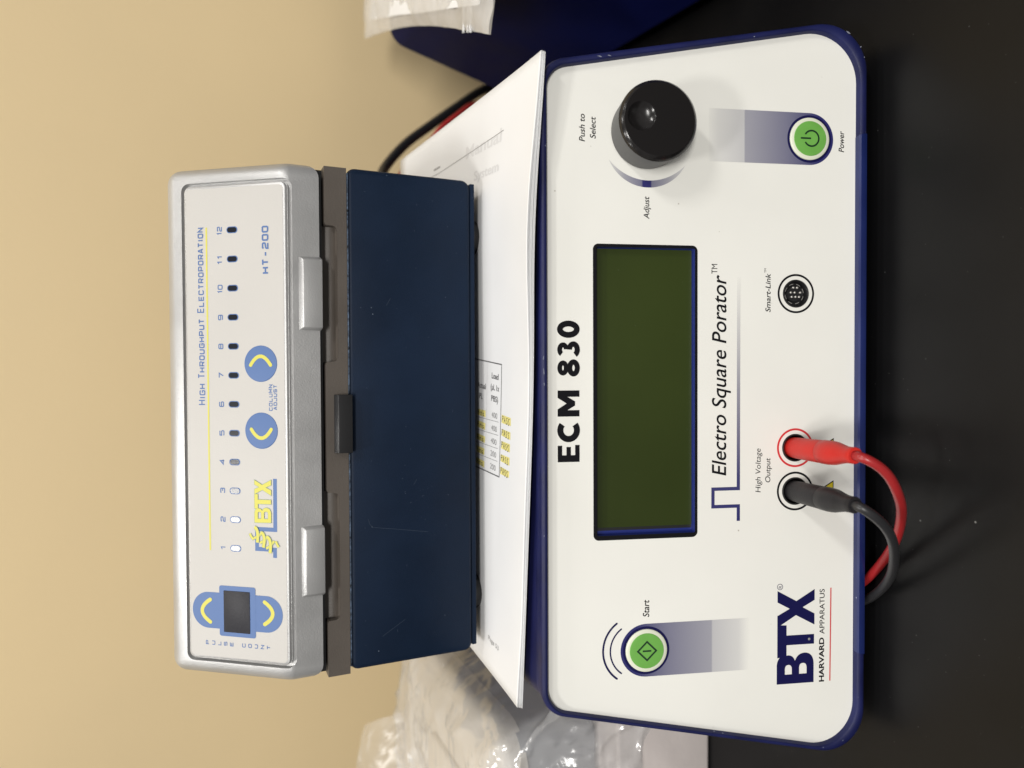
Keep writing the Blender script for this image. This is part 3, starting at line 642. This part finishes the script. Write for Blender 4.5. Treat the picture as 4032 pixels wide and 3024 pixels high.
# ================================================================== upper instrument with the silver lid
HY = 0.3267; HU = 0.000984
HF = frame((0, HY, 0.285), (1, 0, 0), (0, 0, 1), HU)          # x right, y up (mm from camera height), z towards the reader
pd = thing('plate_handler', (-0.023, 0.44, 0.153), 'silver lidded dark blue instrument with twelve numbered windows, standing on the papers', 'lab instrument')
def hbox(x0, x1, z0, z1, d0, d1, name, m, bevel=None, par=pd, smooth=38):
    mb = MB(); mb.add([(x0, z0, d0), (x1, z0, d0), (x1, z1, d0), (x0, z1, d0), (x0, z0, d1), (x1, z0, d1), (x1, z1, d1), (x0, z1, d1)],
                      [(0, 3, 2, 1), (4, 5, 6, 7), (0, 1, 5, 4), (1, 2, 6, 5), (2, 3, 7, 6), (3, 0, 4, 7)])
    return mb.put(name, HF, par, m, smooth, bevel=bevel)
# body: rounded sheet metal box
mb = MB(); o = rrect(-138.6, -126.2, 92.3, -66.1, 4.2, 8)
mb.loft([at(offset(o, -2), -222), at(o, -220), at(o, -2.2), at(offset(o, -0.7), -0.6), at(offset(o, -2.0), 0)], True, True)
body = mb.put('body', HF, pd, M['htblue'], 50)
for pts_ in ([(-69, -74.7), (-71.4, -75.4), (-73, -77), (-74.5, -86.4), (-77.5, -103.5)], [(-118, -92), (-124.5, -81)], [(-52, -98), (-54.5, -96.5)], [(30, -84), (33.5, -86)]):
    MB().stroke(pts_, 0.16, 0.05).put('scratch', HF, body, M['scratch'], None)
for i in range(26):
    cx_, cy_ = (random.gauss(-66, 6), random.gauss(-99, 4)) if i < 14 else (random.uniform(-132, 88), random.uniform(-120, -70))
    r_ = random.uniform(0.1, 0.26); MB().poly([(cx_ + r_ * random.uniform(.5, 1.3) * cos(a_ * pi / 3), cy_ + r_ * sin(a_ * pi / 3)) for a_ in range(6)], z=0.05).put('scuff', HF, body, M['scratch'], None)
hbox(-136.2, -37.9, -66.75, -66.05, -1.2, 0.12, 'worn_edge', M['worn'], 0.00015, body)
hbox(-10.6, 89.5, -66.75, -66.05, -1.2, 0.12, 'worn_edge', M['worn'], 0.00015, body)
hbox(-136.2, 91.0, -128.7, -126.3, -215, -1.5, 'base_plate', M['htblue'], 0.0004)
for fx in (-112, 66):
    for d in (-16, -195):
        mb = MB(); mb.lathe(fx, -d, [(8.5, 0), (9, 1.5), (9, 5.6)], 24)
        F2 = frame((0, HY, 0.1531), (1, 0, 0), (0, 1, 0)); mb.put('foot', F2, pd, M['blk'])
# grey middle section with two finger pockets
mb = MB(); gz0, gz1 = -65.9, -56.0
pk = [(-115.0, -54.2), (2.6, 66.6)]
prof = [(-139.3, gz0), (91.6, gz0), (91.6, gz1)]
for a, b in reversed(pk):
    prof += [(b, gz1)] + [(b - 1.2, gz1 - 0.6), (b - 1.4, -59.6)] + bez((b - 1.4, -59.6), (b - 1.6, -61.5), (b - 4, -61.6), 4)[1:] + [(a + 4, -61.6)] + bez((a + 4, -61.6), (a + 1.6, -61.5), (a + 1.4, -59.6), 4)[1:] + [(a + 1.2, gz1 - 0.6), (a, gz1)]
prof += [(-139.3, gz1)]
q = ccw(prof)
mb.poly(q, z=0.3); mb.loft([at(q, -7), at(q, 0.3)])
grey = mb.put('middle_shell', HF, pd, M['grey'], 40, recalc=True)
for a, b in pk:                                        # scooped pocket backs
    rows = []
    for i in range(9):
        t = i / 8; y = -61.7 + 6.4 * t; d = -0.2 - 5.2 * math.sqrt(max(0, 1 - (1 - t) ** 2)) 
        rows.append([(x, y, d) for x in (a + 1, b - 1)])
    mb = MB(); mb.loft(rows, closed=False); mb.put('finger_pocket', HF, grey, M['grey'], 60)
hbox(-138.9, 91.2, -66.2, -53.0, -218, -6.5, 'gap_shade_block', M['blk'])  # black block put in the gap, standing in for shadow under the lid
hbox(-139.3, 91.6, -65.9, -56.3, -219, -6.9, 'rear_shell', M['grey'])
# latch
la = MB(); sec = [(-59.5, -1), (-59.5, 1.0), (-61.0, 3.3), (-67.2, 3.5), (-67.2, -1)]
la.loft([[(-37.4, y, z) for y, z in sec], [(-11.0, y, z) for y, z in sec]], True, True); la.put('latch', HF, pd, M['blk'], 25, recalc=True, bevel=0.0002)
# lid: profile in (depth, height), extruded along x, rounded, with a groove round the label plate
SLL = radians(37.0); LZ = -38.4
lidF = frame(Vector((0, HY, 0.285 - 0.0374152)), (1, 0, 0), (0, sin(SLL), cos(SLL)), HU)
px = [(0.3, -53.7), (0.5, -40.5), (-0.3, -37.0), (-1.7, -34.0)]
px = [(0.2, -53.7), (0.5, -41.0)] + bez((0.5, -41.0), (0.35, -38.6), (-2.2, -35.2), 6)[1:]
top_d, top_h = -57.5 * sin(SLL), -38.0 + 57.5 * cos(SLL)
px += [(-54.0 * sin(SLL), -38.0 + 54.0 * cos(SLL))] + bez((-54.0 * sin(SLL), -38.0 + 54.0 * cos(SLL)), (top_d, top_h), (top_d - 5, top_h + 0.2), 6)[1:]
px += [(-215, 6.0), (-220, 0), (-220, -53.7)]
def lidring(x, ins):
    # inset ring for the rounded ends
    o2 = offset(ccw([(d, h) for d, h in px]), -ins); return [(x, h, d) for d, h in o2]
xs = []
XL, XR, RR = -139.6, 92.3, 6.5
rings = []
for i in range(7):
    a = pi / 2 * i / 6; rings.append(lidring(XL + RR * (1 - sin(a)), RR * (1 - cos(a)) * 1.0))
rings = [lidring(XL + RR * (1 - cos(pi / 2 * i / 6)), RR * (1 - sin(pi / 2 * i / 6))) for i in range(7)]
rings += [lidring(XR - RR * (1 - cos(pi / 2 * i / 6)), RR * (1 - sin(pi / 2 * i / 6))) for i in reversed(range(7))]
mb = MB(); mb.loft(rings, True, True)
lid = mb.put('lid', HF, pd, M['silver'], 50, recalc=True)
# groove cut with a boolean, baked straight into the mesh
cut = MB(); go = rrect(-132.4, -3.5, 84.6, 50.7, 3.6, 8); gi = rrect(-130.9, -2.0, 83.1, 49.2, 2.8, 8)
cut.loft([at(go, -2.4), at(go, 6), at(gi, 6), at(gi, -2.4), at(go, -2.4)])
co = cut.put('cutter', lidF, pd, M['silver'], None, recalc=True)
bo = lid.modifiers.new('groove', 'BOOLEAN'); bo.operation = 'DIFFERENCE'; bo.object = co; bo.solver = 'EXACT'
bpy.context.view_layer.update()
dg = bpy.context.evaluated_depsgraph_get(); nm = bpy.data.meshes.new_from_object(lid.evaluated_get(dg)); lid.modifiers.clear(); lid.data = nm
nm.shade_smooth(); nm.set_sharp_from_angle(angle=radians(40)); bpy.data.objects.remove(co)
MB().prism(rrect(-130.75, -1.85, 82.95, 49.05, 2.7, 8), -1.5, 0.55, 0.5, False).put('label_plate', lidF, lid, M['silver'], 50)
hbox(-135, 88, -55.0, -53.75, -215, -1.6, 'lid_underside', M['blk'], None, lid)
# finger grips on the lower front of the lid
for a, b in ((17.6, 50.8), (-101.6, -69.4)):
    mb = MB()
    base = [(a, -54.3), (b, -54.3), (b, -44.3), (a, -44.3)]; mid = [(a + 1.4, -54.8), (b - 1.4, -54.8), (b - 1.4, -46.2), (a + 1.4, -46.2)]
    mb.loft([at(base, 0.0), [(x, y, 2.1) for x, y in mid]], True, True); mb.put('finger_grip', HF, lid, M['silver'], 25, bevel=0.0005)
# overlay
ov = MB().prism(rrect(-129.6, -0.6, 81.7, 47.9, 2.0, 8), 0.5, 0.66, 0, False).put('overlay', lidF, pd, M['label'], 40)
L = M['pblue']; LFm = lidF
def sq(*a, **k): return squared(*a, LFm, pd, L, z=0.72, **k)
sq('HIGH', -15.4, 39.1, 2.95, -5.8, big=(0,), bigh=3.6, w=0.52)
sq('THROUGHPUT', -3.4, 39.2, 2.75, 23.5, big=(0,), bigh=3.5, w=0.52)
sq('ELECTROPORATION', 26.2, 39.2, 2.75, 64.5, big=(0,), bigh=3.5, w=0.52)
MB().stroke([(-81.2, 37.55), (64.4, 37.55)], 0.8, 0.72).put('yellow_rule', LFm, pd, M['pyel'], None)
for n_ in range(1, 13):
    cx = -79.75 + (n_ - 1) * (62.8 + 79.75) / 11
    s_ = str(n_); wd = 1.3 if len(s_) == 1 else 2.0
    if s_ == '1': sq('1', cx - 0.5, 29.6, 2.5, cx + 0.9, w=0.4)
    elif len(s_) == 1: sq(s_, cx - 1.25, 29.6, 2.5, cx + 1.25, w=0.48, gap=0.5)
    else: sq(s_, cx - 1.9, 29.6, 2.5, cx + 1.7, w=0.48, gap=0.5)
    MB().poly(rrect(cx - 1.5, 21.8, cx + 1.5, 27.3, 1.45), z=0.70).put('window_border', LFm, pd, L, None)
    MB().prism(rrect(cx - 1.15, 22.3, cx + 1.15, 26.9, 1.12), 0.70, 0.78, 0.0, False).put('indicator_window', LFm, pd, M['smoke'], 20)
sq('HT-200', 42.7, 6.5, 3.3, 63.8, w=0.75)
def keydisc(cx, sgn):
    kd = MB().lathe(cx, 11.0, [(8.1, 0.62), (8.0, 0.78), (7.6, 0.82), (0.001, 0.84)], 64).put('column_key', LFm, pd, L, 60)
    MB().stroke(bez((cx - sgn * 0.6, 15.9), (cx + sgn * 7.2, 11.0), (cx - sgn * 0.6, 6.1), 16), 1.6, 0.9, caps=True).put('chevron_print', LFm, kd, M['pyel'], None)
keydisc(3.1, 1); keydisc(-26.6, -1)
sq('COLUMN', -17.8, 5.4, 1.75, -6.1, w=0.36); sq('ADJUST', -17.4, 3.15, 1.75, -6.2, w=0.36)
# emblem: square wave line, outlined capitals, twisted ribbon
MB().stroke([(-83.0, 5.0), (-79.4, 5.0), (-79.4, 13.85), (-70.5, 13.85), (-70.5, 4.75), (-47.8, 4.65)], 1.85, 0.70).put('emblem_wave', LFm, pd, L, None)
def ocap(pts, holes=()):
    MB().poly(offset(ccw(pts), 0.16), [offset(ccw(h), -0.14) for h in holes], 0.86).put('emblem_outline', LFm, pd, M['pgreen'], None)
    MB().poly(pts, holes, 0.90).put('emblem_capital', LFm, pd, M['pyel'], None)
bo_ = [(-67.4, 6.6), (-67.6, 14.8), (-63.2, 14.8)] + bez((-63.2, 14.8), (-61.2, 14.6), (-61.2, 12.9), 5)[1:] + bez((-61.2, 12.9), (-61.3, 11.3), (-62.4, 11.0), 5)[1:] + bez((-62.4, 11.0), (-60.9, 10.6), (-60.9, 8.9), 5)[1:] + bez((-60.9, 8.9), (-61, 6.7), (-63.4, 6.6), 5)[1:]
ocap(bo_, [[(-65.8, 11.5), (-65.8, 13.2), (-63.4, 13.2), (-62.8, 12.9), (-62.8, 11.8), (-63.4, 11.5)], [(-65.8, 8.1), (-65.8, 10.1), (-63.2, 10.1), (-62.6, 9.7), (-62.6, 8.5), (-63.2, 8.1)]])
ocap([(-61.3, 14.75), (-61.3, 13.1), (-59.2, 13.1), (-59.2, 6.6), (-57.3, 6.6), (-57.3, 13.1), (-54.9, 13.1), (-54.9, 14.75)])
ocap([(-55.3, 6.5), (-52.9, 10.8), (-54.9, 14.7), (-52.7, 14.7), (-51.7, 12.3), (-50.6, 14.7), (-48.6, 14.7), (-50.7, 10.9), (-48.4, 6.5), (-50.7, 6.5), (-51.8, 9.2), (-53.0, 6.5)])
def ribbon(p0, p1, p2, w, z, n=12):
    q = bez(p0, p1, p2, n); MB().stroke(q, w + 0.34, z).put('emblem_outline', LFm, pd, M['pgreen'], None); MB().stroke(q, w, z + 0.02).put('emblem_ribbon', LFm, pd, M['pyel'], None)
for p0, p1, p2 in (((-71.6, 11.2), (-73.6, 12.2), (-74.6, 15.2)), ((-73.4, 8.4), (-75.2, 9.3), (-76.6, 12.2)), ((-75.4, 5.3), (-77.4, 6.4), (-79.0, 9.2)), ((-72.6, 17.2), (-74.1, 16.8), (-75.2, 15.3)), ((-75.5, 4.4), (-76.7, 4.0), (-78.1, 3.0))):
    ribbon(p0, p1, p2, 1.0, 0.94)
for p0, p1, p2 in (((-69.7, 14.9), (-70.3, 12.7), (-76.5, 13.5)), ((-71.9, 11.6), (-72.9, 9.1), (-78.6, 10.6)), ((-73.8, 8.8), (-74.6, 6.2), (-80.9, 7.3))):
    ribbon(p0, p1, p2, 1.35, 1.0)
# pulse counter
pc = MB().poly(rpoly([(-116.7, -6.7 + 8.2), (-116.7, 47.0), (-100.3, 47.0), (-100.3, 1.5)], 8.1, 14), z=0.74).put('counter_key_panel', LFm, pd, L, None)
MB().poly(rrect(-119.8, 14.9, -96.9, 33.2, 1.0), z=0.78).put('counter_frame', LFm, pc, L, None)
MB().prism(rrect(-117.9, 17.7, -99.1, 30.9, 0.3, 3), 0.80, 1.0, 0.1, False).put('counter_window', LFm, pd, M['smoke2'], 40)
MB().stroke(bez((-103.7, 37.9), (-108.9, 46.2), (-113.9, 37.9), 16), 1.75, 0.80, caps=True).put('chevron_print', LFm, pc, M['pyel'], None)
MB().stroke(bez((-103.1, 10.4), (-108.0, 2.4), (-113.0, 10.4), 16), 1.75, 0.80, caps=True).put('chevron_print', LFm, pc, M['pyel'], None)
for i, ch in enumerate('PULSE COUNT'):
    if ch != ' ': sq(ch, -124.3, 38.7 - i * 3.09, 1.75, -122.4, w=0.36)

# ================================================================== right-hand instrument and the bag on it
dv = thing('instrument_case', (0.36, 0.42, 0), 'dark navy instrument case with sloping side standing right of the white fronted one', 'lab instrument')
sa = radians(-5.0); DF = frame((0.205, 0.30, 0), (cos(sa), sin(sa), 0), (-sin(sa), cos(sa), 0))
oo = rpoly([(2, 9), (37 - 3, 136), (330, 136), (362, 9)], [6, 16, 16, 6], 10)
def xz(o, y): return [(x, y, z) for x, z in o]
mb = MB(); mb.loft([xz(offset(oo, -3), -80), xz(oo, -76), xz(oo, 276), xz(offset(oo, -3), 280)], True, True); mb.put('case', DF, dv, M['dev2'], 45, recalc=True)
for fx in (40, 320):
    for fy in (-50, 250): MB().lathe(fx, fy, [(9, 0), (9, 10)], 20).put('foot', DF, dv, M['blk'])

def crumple(x0, y0, x1, y1, nx, ny, zf, seed, amp, sc, skew=(0, 0)):
    P = []
    for j in range(ny + 1):
        for i in range(nx + 1):
            u = i / nx; v = j / ny
            x = x0 + (x1 - x0) * u; y = y0 + (y1 - y0) * v
            n3 = noise.noise(Vector((x * sc, y * sc, seed))) * amp + abs(noise.noise(Vector((x * sc * 2.3, y * sc * 2.3, seed + 9)))) * amp * 0.7
            P.append((x + noise.noise(Vector((x * sc, y * sc, seed + 3))) * amp * 0.3, y, zf(u, v) + n3))
    return P, [(j * (nx + 1) + i, j * (nx + 1) + i + 1, (j + 1) * (nx + 1) + i + 1, (j + 1) * (nx + 1) + i) for j in range(ny) for i in range(nx)]
zb = thing('zip_bag', (0.30, 0.45, 0.137), 'clear zip bag of white papers lying across the navy case at the right', 'bag')
A = Vector((0.1745, 0.352)); B = Vector((0.292, 0.640)); ey = (B - A); L_ = ey.length * 1000; ey.normalize(); ang = math.atan2(-ey.x, ey.y)
ZF = frame((A.x, A.y, 0.1385), (cos(ang), sin(ang), 0), (-sin(ang), cos(ang), 0))
edge = lambda u, v: (min(1, u * 7) * min(1, v * 9) * min(1, (1 - u) * 7) * min(1, (1 - v) * 9))
for sgn, base, am in ((1, 2.0, 2.4), (-1, 1.0, 0.5)):
    P, Fc = crumple(0, 0, 205, L_, 60, 80, lambda u, v: base + sgn * 5.5 * edge(u, v) ** 0.5 * (1 if sgn > 0 else 0.12), 3.0 + sgn, am, 0.035)
    if sgn > 0:
        P = [(x + 0.5 * noise.noise(Vector((y * .3, 0, 0))) + 7 * math.sin(pi * min(1, max(0, y / L_))) * (1 - x / 205), y, z) for x, y, z in P]
    else:
        P = [(x + 7 * math.sin(pi * min(1, max(0, y / L_))) * (1 - x / 205), y, z) for x, y, z in P]
    mb = MB(); mb.add(P, Fc); mb.put('film', ZF, zb, M['zipfilm'], 80)
for yy, h in ((26, 1.6), (31, 1.2), (38, 1.4)):
    MB().tube([(1, yy, 3.2), (50, yy + 1, 7.6), (110, yy, 7.6), (203, yy, 3.0)], h * 0.6, 8, 6).put('zip_ridge', ZF, zb, M['zipfilm'], 60)
lf = MB()
P, Fc = crumple(14, 12, 198, L_ - 30, 30, 40, lambda u, v: 4.6 + 1.2 * u, 5.0, 1.3, 0.02); lf.add(P, Fc)
tag(lf.put('leaflet', ZF, None, M['paper'], 60), 'white folded leaflet inside the clear zip bag', 'paper')
P, Fc = crumple(20, 60, 190, L_ - 40, 30, 30, lambda u, v: 3.0 + 0.2 * u, 8.0, 0.8, 0.02)
# reel of labels at the bag mouth
tr = thing('label_roll', tuple(ZF @ Vector((66, 24, 6))), 'white rimmed roll showing at the mouth of the zip bag', 'roll')
RF = frame(ZF @ Vector((62, 17, 12)), (cos(ang), sin(ang), 0), (0, 0.45, 0.9))
MB().lathe(0, 0, [(15, -6), (17, -6), (17, 0), (15.2, 0.2), (15, -0.4)], 40).put('rim', RF, tr, M['paper'])
MB().lathe(0, 0, [(15.1, -0.8), (0.001, -0.8)], 40).put('disc', RF, tr, M['ghost'])

# ================================================================== carton, tub and clear bag at the left
bx = thing('carton', (-0.30, 0.44, 0), 'white carton standing on the bench left of the instruments', 'box')
mb = MB(); mb.add([(-420, 348, 0), (-171, 348, 0), (-171, 560, 0), (-420, 560, 0), (-420, 350, 64), (-173, 350, 64), (-173, 560, 64), (-420, 560, 64)],
                  [(0, 3, 2, 1), (4, 5, 6, 7), (0, 1, 5, 4), (1, 2, 6, 5), (2, 3, 7, 6), (3, 0, 4, 7)])
mb.put('body', WORLD, bx, M['box'], 40, bevel=0.0025)
tb = thing('plastic_tub', (-0.31, 0.48, 0.066), 'frosted tub with white lid wrapped in the clear bag at the left', 'tub')
o1 = rrect(-430, 366, -206, 560, 26, 10)
o2 = rrect(-430, 366, -206, 560, 13, 6)
MB().loft([at(offset(o2, -6), 66), at(offset(o2, -4), 68), at(offset(o2, -3), 116)], True, True).put('shell', WORLD, tb, M['tubgrey'], 50)
MB().loft([at(offset(o1, -4), 112), at(offset(o1, 1), 113), at(offset(o1, 2), 122), at(offset(o1, 0), 126), at(offset(o1, -3), 128), at(offset(o1, -11), 128.5), at(offset(o1, -14), 126), at(offset(o1, -20), 125.5)], True, True).put('lid', WORLD, tb, M['tub'], 50)
gf = MB(); gf.prism(rrect(-385, 420, -262, 505, 10, 6), 125.5, 129, 2); gf.put('lid_boss', WORLD, tb, M['tub'], 50)
cb = thing('clear_bag', (-0.30, 0.47, 0.066), 'crumpled clear plastic bag over the white tub at the left', 'bag')
# film draped over the tub and hanging down in front of the carton
nx, ny = 90, 120; P = []
for j in range(ny + 1):
    for i in range(nx + 1):
        u = i / nx; v = j / ny
        x = -440 + 258 * u
        if v < 0.30: y = 345 + 22 * (v / 0.30) ** 1.5; z = 52 + 84 * (v / 0.30)
        elif v < 0.85: y = 367 + 187 * ((v - 0.30) / 0.55); z = 136 + 6 * sin(pi * (v - 0.30) / 0.55) + 14 * max(0, 1 - u * 2)
        else: y = 554 + 20 * ((v - .85) / .15); z = 136 - 60 * (v - .85) / .15
        edgef = max(0, (u - 0.84) / 0.16); z -= 60 * edgef ** 1.8 * (1 if v > 0.25 else 0.5)
        q = Vector((x * 0.014, y * 0.014, z * 0.014)); q2 = q * 2.4
        fr = 1.5 if v < 0.32 else 1.0
        d = noise.noise(q) * 9 * fr + fr * max(0, 0.10 - abs(noise.noise(q2 * 1.9 + Vector((5, 2, 8))))) * 18 * (1 if v < 0.4 else 0.2) + (0.4 - abs(noise.noise(q2 + Vector((4, 1, 2))))) * 6 + max(0, 0.12 - abs(noise.noise(q2 * 1.1 + Vector((1, 7, 3))))) * 26
        P.append((x + noise.noise(q2 + Vector((9, 9, 9))) * 4, y - (d * 0.8 if v < 0.3 else 0.2 * d), z + d * (0.25 if v < 0.3 else 0.75)))
mb = MB(); mb.add(P, [(j * (nx + 1) + i, j * (nx + 1) + i + 1, (j + 1) * (nx + 1) + i + 1, (j + 1) * (nx + 1) + i) for j in range(ny) for i in range(nx)])
mb.put('film', WORLD, cb, M['film'], 80)
# slack upper part of the bag standing against the wall
P = []
for j in range(41):
    for i in range(41):
        u = i / 40; v = j / 40; x = -470 + (190 + 70 * v) * u; z = 210 - 70 * v - 50 * u ** 2; y = 560 - 50 * v
        q = Vector((x * .02, y * .02, z * .03)); P.append((x, y - 18 * noise.noise(q) - 10 * abs(noise.noise(q * 2.5)), z + 10 * noise.noise(q + Vector((3, 3, 3)))))
mb = MB(); mb.add(P, [(j * 41 + i, j * 41 + i + 1, (j + 1) * 41 + i + 1, (j + 1) * 41 + i) for j in range(40) for i in range(40)]); mb.put('bag_mouth', WORLD, cb, M['film2'], 80)

# ================================================================== cords behind
c = MB().tube([(110, 548, 178), (142.5, 560, 151.1), (166.2, 585, 136.6), (191.5, 600, 115.3), (213.9, 610, 89.6), (236.4, 620, 62.6), (258.7, 632, 35.3), (276, 645, 9), (288, 662, 4.2), (292, 685, 4.2)], 4.0, 16, 8)
tag(c.put('power_cord', WORLD, None, M['cord'], 60), 'thick black cord curving down behind the stacked instruments', 'cable')
c = MB().tube([(140, 556, 140), (170, 585, 118), (197.5, 600, 92.9), (209.4, 600, 83.7), (221.7, 600, 69.8), (234.4, 602, 53.2), (240, 612, 28), (244, 630, 2.4), (236, 680, 2.4)], 2.2, 14, 8)
tag(c.put('signal_cable', WORLD, None, M['redcab'], 60), 'thin dark red cable running beside the black cord behind the papers', 'cable')
